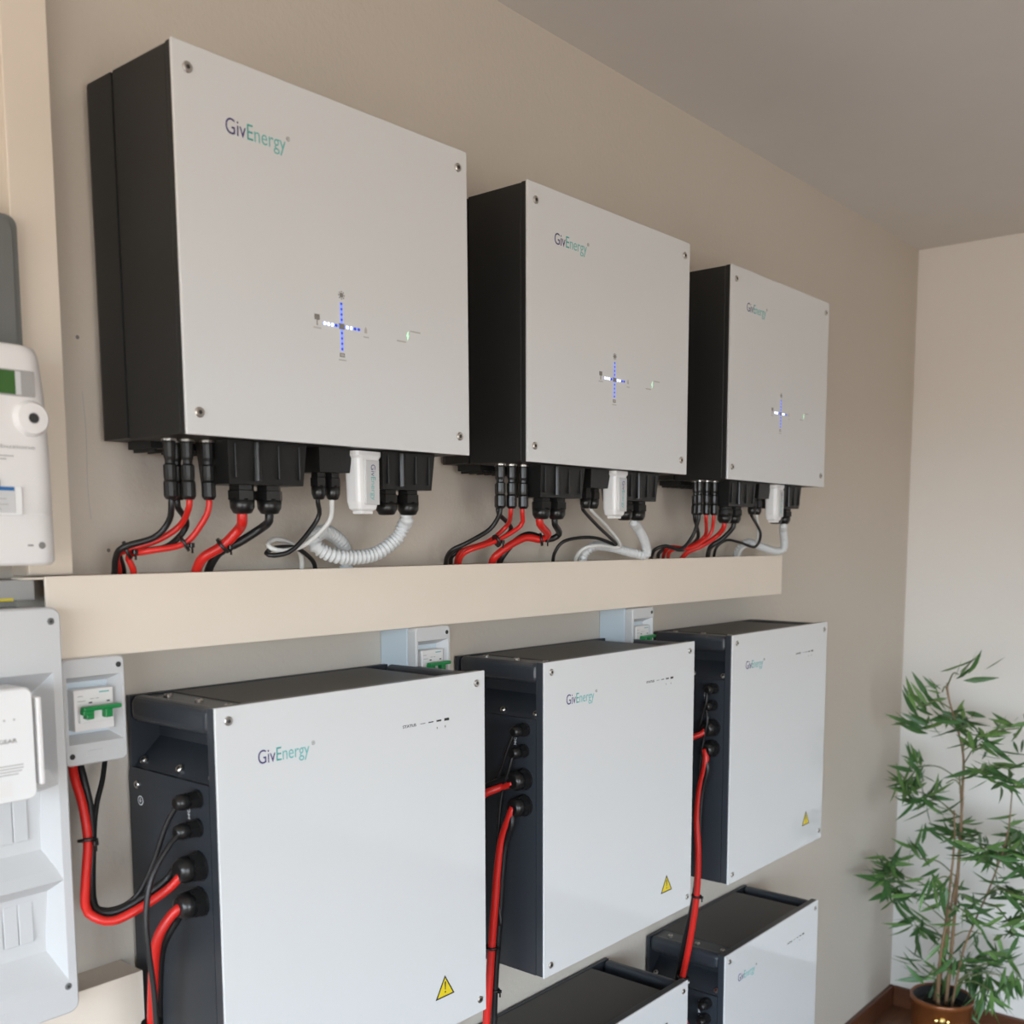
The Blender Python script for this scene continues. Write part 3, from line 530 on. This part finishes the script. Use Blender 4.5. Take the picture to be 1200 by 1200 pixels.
# ------------------------------------------------------------------ batteries
BW, BH, BD = .48, .5478, .2132
def gland_side(parent, y, z, gr):
    b = MB(); b.axial((0, y, z), (-1, 0, 0), [(0, gr*1.15), (.004, gr*1.15)], 20)
    b.axial((-.004, y, z), (-1, 0, 0), [(0, gr*1.12), (.013, gr*1.12)], 6)
    b.axial((-.015, y, z), (-1, 0, 0), [(0, gr), (.010, gr*.97), (.017, gr*.74), (.018, gr*.55)], 18, smooth=True)
    return b.build('cable_gland', BLACKP, parent)
def make_battery():
    r = empty('battery_pack', (0, 0, 0), 'x', 'battery', 'white fronted battery packs')
    H = BH; yb, yf = -.006, -.194
    b = MB(); b.box(.006, BW-.006, yf, yb, 0, H-.100, .001); b.box(.045, .410, yf, yb, H-.102, H-.008)
    b.box(.05, BW-.05, yb, 0, .1, H-.1); b.box(.0025, BW-.0025, -.012, -.004, H-.110, H-.003)
    for s in (0, 1):
        P = [(.004, H-.100), (.045, H-.062), (.045, H-.100)]
        if s: P = [(BW-p[0], p[1]) for p in P[:1]]+[(.410, H-.062), (.410, H-.100)]
        b.prism(P, 'y', yb-.002, yf)
    b.build('body', SLATE, r)
    MB().box(.066, .412, yf, yb-.002, H-.008, H-.004, .001).build('lid', LID, r)
    for s in (0, 1):
        b = MB(); x = .0015 if not s else .4535; b.box(x, x+.025, yf, yb-.006, H-.037, H-.002, .0105, seg=4)
        if not s: b.box(.014, .066, yf, yb-.004, H-.009, H-.0055, .0006, seg=1)
        h = b.build('handle_rail', SLATEB, r)
        if not s:
            for y in (-.046, -.118, -.184): screw(h, (.039, y, H-.0055), (0, 0, 1), .0058, .0045)
        f = (lambda a: a) if not s else (lambda a: BW-a)
        for y in (-.024, -.110, -.184): screw(h, (f(.0135), y, H-.0905), (-.68 if not s else .68, 0, .73), .0058, .004)
    poly = [(yf, 0), (yf, H-.098), (-.016, H-.098), (-.008, H-.101), (yb, H-.110), (yb, 0)]
    sp_ = MB().prism(poly, 'x', 0, .006).build('side_plate', SLATE, r)
    MB().prism([(p[0], p[1]) for p in poly], 'x', BW-.006, BW).build('side_plate', SLATE, r)
    screw(sp_, (0, -.028, H-.120), (-1, 0, 0), .0055, .003)
    b = MB(); b.axial((0, -.034, H-.141), (-1, 0, 0), [(0, .0066), (.0003, .0066)], 18, 0); b.axial((-.0003, -.034, H-.141), (-1, 0, 0), [(0, .005), (.0002, .005)], 18, 1)
    for h0, wd in ((.002, .0008), (0, .0028), (-.0016, .0018)): b.box(-.0007, -.0004, -.034-wd, -.034+wd, H-.141+h0-.0005, H-.141+h0+.0005, mi=0)
    b.box(-.0007, -.0004, -.0346, -.0334, H-.141+.0005, H-.141+.004, mi=0)
    b.build('earth_symbol', [WHTP, SLATE], sp_)
    text('port_print', '- COM -', -.0003, H-.117, .036, .0052, -.146, [WHTP], sp_, right=(0, 0, -1), upv=(0, -1, 0), out=(-1, 0, 0), bold=.01)
    text('polarity_print', '+', -.0003, H-.222, .005, .005, -.150, [WHTP], sp_, right=(0, -1, 0), upv=(0, 0, 1), out=(-1, 0, 0))
    for y, z, gr in ((-.170, -.117, .0105), (-.168, -.154, .0105), (-.168, -.203, .0170), (-.168, -.249, .0170)): gland_side(r, y, H+z, gr)
    MB().box(0, BW, -.209, -.1945, 0, H, .0012).build('front_frame', SLATEB, r)
    p = MB().box(-.0005, BW+.0005, -BD, -.2095, -.001, H+.001, .0010).build('front_panel', PANEL, r)
    y = -BD
    for x, z in ((.0175, -.0165), (.4615, -.0170), (.0175, -.5290), (.4655, -.5270)): screw(p, (x, y, H+z), (0, -1, 0), .0058)
    text('logo', 'GivEnergy', .0595, H-.0775, .080, .0180, y, [NAVY, TEAL, LTEAL], p, ('Giv', 'GivE'), -.003)
    text('registered_mark', '®', .1435, H-.0655, .0055, .0055, y, [GREYP], p)
    text('status_print', 'STATUS', .3065, H-.0665, .0265, .0042, y, [BLKP], p, bold=.012)
    for k, (ww, hh) in enumerate(((.010, .0008), (.010, .0016), (.010, .0026), (.010, .0040))):
        x = .3415+.0165*k; MB().box(x, x+ww, y-.0003, y+.0003, H-.0645-hh/2, H-.0645+hh/2).build('charge_mark', BLKP, p)
    for x in (.375, .392): MB().box(x, x+.0016, y-.0003, y+.0003, H-.0765, H-.0735).build('charge_tick', GREYP, p)
    tx, tz, ts = .3870, H-.4955, .0205
    tri = lambda s: [(tx-s, tz+(ts-s)*.58), (tx+s, tz+(ts-s)*.58), (tx, tz+(ts-s)*.58+s*1.68)]
    b = MB(); b.prism(tri(ts), 'y', y-.0004, y+.0002, 0); b.prism(tri(ts*.80), 'y', y-.0006, y+.0002, 1)
    b.prism([(tx-.0015, tz+.0245), (tx+.0015, tz+.0245), (tx+.0007, tz+.0115), (tx-.0007, tz+.0115)], 'y', y-.0008, y, 0)
    b.prism(rrect(tx-.0014, tx+.0014, tz+.0066, tz+.0094, .0012, 2), 'y', y-.0008, y, 0)
    b.build('warning_sticker', [BLKP, YEL], p)
    return r
bat0 = make_battery()
BLAB = ['nearest and largest white fronted battery pack at the lower left', 'middle white fronted battery pack of the upper battery row',
        'farthest white fronted battery pack of the upper battery row, by the bare wall', 'bottom row battery pack showing only its dark lid and a white corner',
        'white fronted battery pack on the bottom row at right, nearest to the plant']
for k in range(5):
    o = bat0 if k == 0 else copy_tree(bat0)
    x, y, z, rz = BAT_POS[k]
    o.location = (x, y, z); o.rotation_euler = (0, 0, rz); o['label'] = BLAB[k]

# ------------------------------------------------------------------ breaker boxes
def scoop(b, x0, x1, zs, yfront, lip, mi=0, left=True, right=True, kx=.45):
    """recessed cover front: zs = [(z, depth)], slanted side walls"""
    n = len(zs); V = []
    for z, d in zs:
        V += [(x0, yfront, z), (x0+lip, yfront, z), (x0+lip+kx*d, yfront+d, z), (x1-lip-kx*d, yfront+d, z), (x1-lip, yfront, z), (x1, yfront, z)]
    F = []
    for i in range(n-1):
        for j in range(5): F.append([i*6+j, i*6+j+1, i*6+7+j, i*6+6+j])
    b.add(V, F, mi)
def make_breaker_box():
    r = empty('breaker_box', (0, 0, 0), 'x', 'breaker box', 'small grey breaker boxes under the trunking')
    W, H, D = .080, .130, .085
    b = MB(); b.box(0, W, -.066, 0, 0, H, .003); b.build('body', ABSB, r)
    # cover: shell with a sloped recess
    b = MB(); z0, z1 = 0, H; e = .0015
    rim = rrect(0, W, 0, H, .007, 4)
    n = len(rim)
    b.add([(p[0], -.0665, p[1]) for p in rim]+[(p[0], -D+e, p[1]) for p in rim], [[i, (i+1) % n, n+(i+1) % n, n+i] for i in range(n)])
    zr0, zr1 = .026, .108; xl, xr = .005, W-.005; d = .024
    inner = [(xl, zr0), (xr, zr0), (xr, zr1), (xl, zr1)]
    rim2 = rrect(e, W-e, e, H-e, .006, 4)
    b.add([(p[0], -D+e, p[1]) for p in rim]+[(p[0], -D, p[1]) for p in rim2], [[i, (i+1) % n, n+(i+1) % n, n+i] for i in range(n)])
    # front annulus
    R2 = [Vector((p[0], -D, p[1])) for p in rim2]; I4 = [Vector((p[0], -D, p[1])) for p in inner]
    q = 5
    corner = {0: 2, 1: 3, 2: 0, 3: 1}
    vs = R2+I4; fs = []
    for c in range(4):
        ic = n+corner[c]
        for k in range(4): fs.append([c*q+k, c*q+k+1, ic])
        nx = (c+1) % 4; fs.append([c*q+4, nx*q, n+corner[nx], ic])
    b.add(vs, fs)
    s1, s2 = .012, .005
    deep = [(xl+s2, zr0+s1), (xr-s1, zr0+s1), (xr-s1, zr1-s1*.9), (xl+s2, zr1-s1*.9)]
    b.add([tuple(v) for v in I4]+[(p[0], -D+d, p[1]) for p in deep], [[0, 1, 5, 4], [1, 2, 6, 5], [2, 3, 7, 6], [3, 0, 4, 7], [4, 5, 6, 7]])
    cv = b.build('cover', ABS, r)
    MB().box(.026, .046, -D-.0006, -D, .010, .017, .0004, seg=1).build('blank_label', ABS, cv)
    for x, z in ((W-.008, H-.011), (.008, .012)): screw(cv, (x, -D+.0004, z), (0, -1, 0), .0035, .0012, DSTEEL)
    b = MB(); b.box(.014, .064, -D+.001, -D+d, .041, .092, .0012); m_ = b.build('circuit_breaker', WHITEP, r)
    f_ = -D+.001
    MB().box(.0175, .0605, f_-.006, f_, .052, .068, .001).build('toggle_housing', WHITEP, m_)
    b = MB(); b.box(.0165, .0655, f_-.018, f_-.008, .0675, .0730, .0018)
    b.box(.021, .031, f_-.015, f_-.005, .0570, .0690, .0015); b.box(.045, .055, f_-.015, f_-.005, .0570, .0690, .0015)
    b.box(.0165, .029, f_-.016, f_-.007, .0625, .0700, .0015)
    b.build('toggle', GREEN, m_)
    dashes('breaker_print', .046, .0865, .013, .0018, f_, LTEAL, m_, 5)
    b = MB()
    for x, z, w_ in ((.018, .0835, .007), (.018, .0775, .010), (.034, .0795, .005), (.041, .0795, .004)): b.box(x, x+w_, f_-.0003, f_+.0002, z, z+.0010)
    b.box(.032, .0365, f_-.0003, f_+.0002, .0745, .0762, mi=1); b.box(.055, .0590, f_-.0003, f_+.0002, .0745, .0762, mi=1)
    b.build('breaker_marks', [LGREYP, BLKP], m_)
    return r
bb0 = make_breaker_box()
MLAB = ['small grey breaker box with green toggle beside the distribution board', 'small grey breaker box half hidden behind the nearest battery pack', 'small grey breaker box half hidden behind the middle battery pack']
for k, (x, z) in enumerate(BOX_POS):
    o = bb0 if k == 0 else copy_tree(bb0)
    o.location = (x, 0, z); o['label'] = MLAB[k]

# ------------------------------------------------------------------ distribution board
CX1, CZ0, CZ1, CY = -.0685, 1.090, 1.577, -.112
def make_board():
    r = empty('distribution_board', (CX1-.15, 0, CZ0), 'grey distribution board with stepped recesses at the lower left edge', 'distribution board')
    x0, x1, H = -.15, .15, CZ1-CZ0
    MB().box(x0, x1-.002, -.085, 0, .004, H-.004, .004).build('body', ABS, r)
    zs = [(H-.075, 0), (H-.098, .026), (H-.178, .030), (H-.190, .012), (H-.207, .0), (H-.2071, .0), (H-.217, .024), (H-.285, .029), (H-.310, .008), (H-.322, 0), (H-.3221, 0), (H-.338, .022), (H-.410, .029), (H-.440, .004), (H-.446, 0)]
    b = MB(); R = .012
    scoop(b, x0+.002, x1-.002, zs, CY, .010, kx=.45)
    # top and bottom flats with rounded corners
    top = [(x0+.002, H-.075), (x1-.002, H-.075)]+[(x1-R+(R-.002)*math.cos(t), H-R+(R-.002)*math.sin(t)) for t in [i*math.pi/8 for i in range(5)]]+[(x0+R+(R-.002)*math.cos(t), H-R+(R-.002)*math.sin(t)) for t in [math.pi/2+i*math.pi/8 for i in range(5)]]
    bot = [(x1-.002, H-.446), (x0+.002, H-.446)]+[(x0+R+(R-.002)*math.cos(t), R+(R-.002)*math.sin(t)) for t in [math.pi+i*math.pi/8 for i in range(5)]]+[(x1-R+(R-.002)*math.cos(t), R+(R-.002)*math.sin(t)) for t in [1.5*math.pi+i*math.pi/8 for i in range(5)]]
    for P in (top, bot): b.add([(p[0], CY, p[1]) for p in P], [list(range(len(P)))])
    rim = rrect(x0, x1, 0, H, R, 4); rim2 = rrect(x0+.002, x1-.002, .002, H-.002, R-.002, 4); n = len(rim)
    b.add([(p[0], CY+.002, p[1]) for p in rim]+[(p[0], CY, p[1]) for p in rim2], [[i, (i+1) % n, n+(i+1) % n, n+i] for i in range(n)])
    b.add([(p[0], CY+.002, p[1]) for p in rim]+[(p[0], -.086, p[1]) for p in rim], [[i, (i+1) % n, n+(i+1) % n, n+i] for i in range(n)])
    cv = b.build('cover', ABS, r)
    for x, z in ((x1-.012, H-.016), (x1-.013, .034)): screw(cv, (x, CY+.0004, z), (0, -1, 0), .0042, .0014, GREYB)
    for zt, zb in ((H-.222, H-.272), (H-.345, H-.395)):
        for i in range(9):
            x = x1-.040-.0175*i-(0.006 if i > 2 else 0)
            MB().box(x-.0165, x, CY+.0225-(.004 if i > 2 else 0), CY+.030, zb, zt, .0008, seg=1).build('blank_module', ABS, r)
    MB().box(x1-.105, x1-.085, CY-.0006, CY, .008, .026, .0004, seg=1).build('blank_label', ABS, cv)
    return r
make_board()
tag(MB().box(-.25, -.0705, -.058, 0, 1.583, 1.6075, .002).build('meter_terminal_box', GREYB2), 'flat grey box between the electricity meter and the distribution board', 'enclosure')
MB().box(-.25, -.097, -.0588, -.0575, 1.5832, 1.5862).build('sticker', YEL, bpy.data.objects['meter_terminal_box'])
b = MB(); b.prism(rrect(-.32, -.0710, 1.80, 2.020, .012, 4), 'y', -.060, 0)
ga = b.build('cutout_box', GREYB); tag(ga, 'dark grey box with rounded corner behind the electricity meter', 'enclosure')
MB().prism(rrect(-.31, -.0790, 1.81, 2.012, .009, 4), 'y', -.064, -.060).build('lid', GREYB, ga)

# wifi extender plugged on the board
r = empty('wifi_extender', (-.167, -.116, 1.371), 'white plug-in network extender with antenna in front of the distribution board', 'network extender')
b = MB(); pr = rrect(-.038, .038, 0, .124, .009, 5); pr2 = rrect(-.0365, .0365, .0015, .1225, .0078, 5); n = len(pr)
b.prism(pr, 'y', -.043, -.004); b.sweep([[(p[0], -.043, p[1]) for p in pr], [(p[0], -.046, p[1]) for p in pr2]], 0, False); b.build('case', WHITEG, r)
MB().box(-.02, .02, -.004, .022, .04, .085, .002).build('plug', WHITEG, r)
for s in (1, -1): MB().box(*sorted((s*.0415, s*.0475)), -.046, -.030, .014, .112, .0018).build('antenna', WHITEP, r)
text('brand_print', 'NETGEAR', -.0155, .0655, .034, .0044, -.046, [GREYP], r, bold=.02)
b = MB()
for x in (-.004, .006, .0165): b.axial((x, -.046, .0905), (0, -1, 0), [(0, .0013), (.0004, .0012)], 8)
b.build('status_lights', LGREYP, r)
for k, (a, c) in enumerate(((-.018, .024), (-.018, .024), (-.018, .022), (-.018, .018))): MB().box(a, c, -.0463, -.0458, .040-.0032*k, .0413-.0032*k).build('print_line', LGREYP, r)
MB().box(-.020, .010, -.0464, -.0458, .008, .0245).build('label', WHITEP, r)

# ------------------------------------------------------------------ electricity meter
r = empty('electricity_meter', (-.180, 0, 1.626), 'white electricity meter with green display at the left edge of the picture', 'electricity meter')
x1 = .1125; x0 = -x1; yb, yf = -.042, -.128; b = MB()
def mprof(ins, top=0):
    P = []
    for k in range(9):
        t = k/8*math.pi/2
        P.append((x1-ins-.030+.030*math.sin(t)**.8, yf+ins*.3+.050*(1-math.cos(t)**.7)))
    P = P[:]; L = [(-p[0], p[1]) for p in P[::-1]]
    return L + P
H = .240
def ring(z, ins): 
    pr = mprof(ins); return [(p[0], p[1], z) for p in pr]+[(x1-ins, yb, z), (-x1+ins, yb, z)]
b.sweep([ring(0, .004), ring(.004, 0), ring(.055, 0), ring(.0555, .0012), ring(.0565, .0012), ring(.057, 0), ring(.12, .0005), ring(.19, .003), ring(.230, .007), ring(.238, .010), ring(.240, .016)], 0, True)
b.build('case', WHITEP, r)
MB().box(-.07, .0870, yf-.0012, yf+.006, .184, .212, .001).build('display_window', GREYB2, r)
MB().box(-.06, .0655, yf-.0018, yf+.003, .1855, .2105, .0005, seg=1).build('display', LCD, r)
MB().box(.0655, .0715, yf-.0018, yf+.003, .1855, .2105).build('display_edge', ABS, r)
b = MB(); b.axial((.081, yf+.006, .161), (0, -1, 0), [(0, .0200), (.008, .0196), (.0125, .0165), (.0135, .006), (.010, .0055)], 24, smooth=False)
k_ = b.build('optical_port', WHITEP, r)
MB().axial((.081, yf-.0068, .161), (0, -1, 0), [(0, .0052), (.0015, .0050)], 16).build('port_hole', DSTEEL, k_)
text('maker_print', 'e-distribuzione', .012, .1275, .072, .0042, yf-.0002, [LGREYP], r, bold=.01)
for k, e_ in enumerate((.060, .052, .044)): MB().box(.0, e_, yf-.0005, yf+.0008, .1185-.0035*k, .1198-.0035*k).build('print_line', LGREYP, r)
ws = MB().box(-.04, .0660, yf-.003, yf+.004, .055, .086, .001).build('sliding_window', WHITEG, r)
MB().box(-.04, .0575, yf-.0036, yf-.002, .0815, .0855).build('blue_stripe', BLUE, ws)
MB().box(-.04, .0575, yf-.0036, yf-.002, .0575, .0813).build('faceplate', ABS, ws)
b = MB()
for z, e_ in ((.076, .040), (.072, .048), (.066, .050), (.061, .042)): b.box(-.03, e_, yf-.0040, yf-.0034, z, z+.0012)
b.build('faceplate_print', LGREYP, ws)
MB().box(-.01, .0425, yf-.0034, yf+.001, .0855, .093, .0005, seg=1).build('latch', GREYP, r)
b = MB(); b.axial((.0865, yf+.0040, .022), (0, -1, 0), [(0, .0042), (.004, .0040)], 12); b.build('seal_screw', GREYP, r)
MB().box(.0705, .0765, yf-.0006, yf+.003, .0212, .0230).build('slot', GREYP, r)

# ------------------------------------------------------------------ cables
MAT = {'black': CBLK, 'red': CRED, 'white': CWHT, 'conduit': COND}
for cname, label, cat, group, colour, rad, pts, ties in CABLES:
    o = MB().tube(pts, rad, 10 if colour != 'conduit' else 14, 0, ribs=.0068 if colour == 'conduit' else None).build(cname, MAT[colour])
    tag(o, label, cat, group)
    for (px, py, pz), (dx, dy, dz), tr_ in ties:
        t_ = MB(); a = Vector((px, py, pz)); d = Vector((dx, dy, dz)).normalized()
        t_.cyl(a-d*.0019, a+d*.0019, tr_, None, 16, 0, True)
        q = a+Vector((.35, -1, -.2)).normalized()*tr_
        t_.box(q.x-.003, q.x+.003, q.y-.003, q.y+.003, q.z-.003, q.z+.003, .0008, seg=1)
        t_.box(q.x-.001, q.x+.001, q.y-.002, q.y, q.z-.010, q.z)
        t_.build('cable_tie', BLACKP, o)

# ------------------------------------------------------------------ potted bamboo
PX, PY, PZ = POT
pot = empty('plant_pot', (PX, PY, 0), 'round copper brown pot with gold emblem on the floor in the corner', 'plant pot')
b = MB(); b.axial((0, 0, 0), (0, 0, 1), [(0, .070), (.004, .073), (.06, .080), (.12, .086), (PZ-.02, .091), (PZ-.018, .0945), (PZ-.002, .0955), (PZ, .0940), (PZ, .088), (PZ-.05, .085)], 40, smooth=True); b.build('shell', COPPER, pot)
MB().axial((0, 0, PZ-.055), (0, 0, 1), [(0, .0835), (.050, .0875), (.0515, .0855), (.02, .082)], 40, smooth=True).build('liner', LINER, pot)
MB().axial((0, 0, PZ-.06), (0, 0, 1), [(0, .0815), (.022, .0815), (.026, .055), (.027, .01)], 32, smooth=True).build('soil', SOIL, pot)
ed = Vector((-.95, -.33, 0)).normalized(); zz = PZ-.046
b = MB(); b.axial(ed*.086+Vector((0, 0, zz)), ed, [(0, .012), (.010, .012), (.013, .007), (.014, .002)], 16)
for s in (-1, 1): b.axial(ed*.086+Vector((-ed.y, ed.x, 0))*(s*.017)+Vector((0, 0, zz-.002)), ed, [(0, .006), (.009, .005), (.010, .002)], 10)
b.build('gold_emblem', GOLD, pot)
plant = empty('bamboo_plant', (PX, PY, PZ-.035), 'leafy artificial bamboo with thin brown canes in the copper pot', 'plant')
PO = Vector((PX, PY, PZ-.035))
stems = []
for pts, r0 in STEMS:
    P = [Vector(p)-PO for p in pts]; Q = smooth_path(P, .012); b = MB(); rings = []
    for i, p in enumerate(Q):
        rr = r0*(1-.55*i/len(Q))*(1.18 if i % 9 == 0 else 1)
        rings.append([(p.x+rr*math.cos(k*math.pi/4), p.y+rr*math.sin(k*math.pi/4), p.z) for k in range(8)])
    b.sweep(rings); s_ = b.build('cane', CANE, plant); stems.append((Q, s_))
def leaf_mesh(m, w_, bend):
    prof = [(0, .03), (.12, .5), (.32, 1), (.55, .92), (.78, .52), (.92, .2), (1, 0.01)]
    V = []; F = []
    for t, q in prof:
        z = bend*t*t
        V += [(t, -w_*q, z+.25*w_*q), (t, 0, z), (t, w_*q, z+.25*w_*q)]
    n = len(prof)
    for i in range(n-1):
        for j in range(2): F.append([i*3+j, i*3+j+1, i*3+4+j, i*3+3+j])
    b = MB(); b.add(V, F, 0, True)
    return b.mesh('leaf', m)
LM = [leaf_mesh(LEAF, .085, -.10), leaf_mesh(LEAF, .092, -.22), leaf_mesh(LEAF, .075, .04), leaf_mesh(LEAF2, .088, -.15), leaf_mesh(LEAF2, .08, -.05)]
random.seed(11); allleaves = []
for (cx, cy, cz, n, L, dirs) in CLUSTERS:
    c = Vector((cx, cy, cz))-PO
    # twig from the nearest lower stem point
    best = None
    for Q, so in stems:
        for p in Q:
            dv = c-p
            if dv.z < .0: continue
            sc_ = dv.length + .4*abs(dv.z-.5*Vector((dv.x, dv.y)).length)
            if best is None or sc_ < best[0]: best = (sc_, p, so)
    if best is None: best = (0, stems[0][0][-1], stems[0][1])
    p = best[1]; mid = (p+c)/2+Vector((0, 0, .02))
    if (c-p).length > .015: MB().tube([p, mid, c], .0022, 6).build('twig', TWIG, best[2])
    ax = Vector(dirs) if dirs else None
    for i in range(n*2):
        if ax:
            d = (ax.normalized()+Vector((random.gauss(0, .42), random.gauss(0, .5), random.gauss(0, .42)))).normalized()
        else:
            t = random.uniform(0, 2*math.pi); d = Vector((math.cos(t), math.sin(t), random.uniform(-.95, .65))).normalized()
        base = c+Vector((random.gauss(0, .020), random.gauss(0, .020), random.gauss(0, .018)))
        if random.random() < .5: base = base+d*.02
        base = base - d*.012
        s = L*random.uniform(.75, 1.15)
        tip = base+d*s+PO
        if tip.x > XR-.03 or tip.y > -.03:
            d = Vector((min(d.x, -abs(d.x)*.3) if tip.x > XR-.03 else d.x, min(d.y, -abs(d.y)*.3) if tip.y > -.03 else d.y, d.z)).normalized()
        side = d.cross(Vector((0, 0, 1)))
        if side.length < .05: side = Vector((1, 0, 0))
        side.normalize(); nrm = side.cross(d)
        ang = random.uniform(-1.5, 1.5); side2 = side*math.cos(ang)+nrm*math.sin(ang); n2 = d.cross(side2)
        mtx = Matrix((d*s, side2*s, n2*s)).transposed().to_4x4(); mtx.translation = base
        allleaves.append((s, random.choice(LM), mtx))
order = sorted(range(len(allleaves)), key=lambda q: -allleaves[q][0])
rest = MB()
for rank, q in enumerate(order):
    s, me, mtx = allleaves[q]
    if rank < 300:
        o = link('leaf', me, plant); o.matrix_local = mtx
    else:
        rest.add([mtx @ v.co for v in me.vertices], [list(p.vertices) for p in me.polygons], 1 if me.materials[0] == LEAF2 else 0, True)
tag(rest.build('small_leaves', [LEAF, LEAF2], plant), kind='stuff')
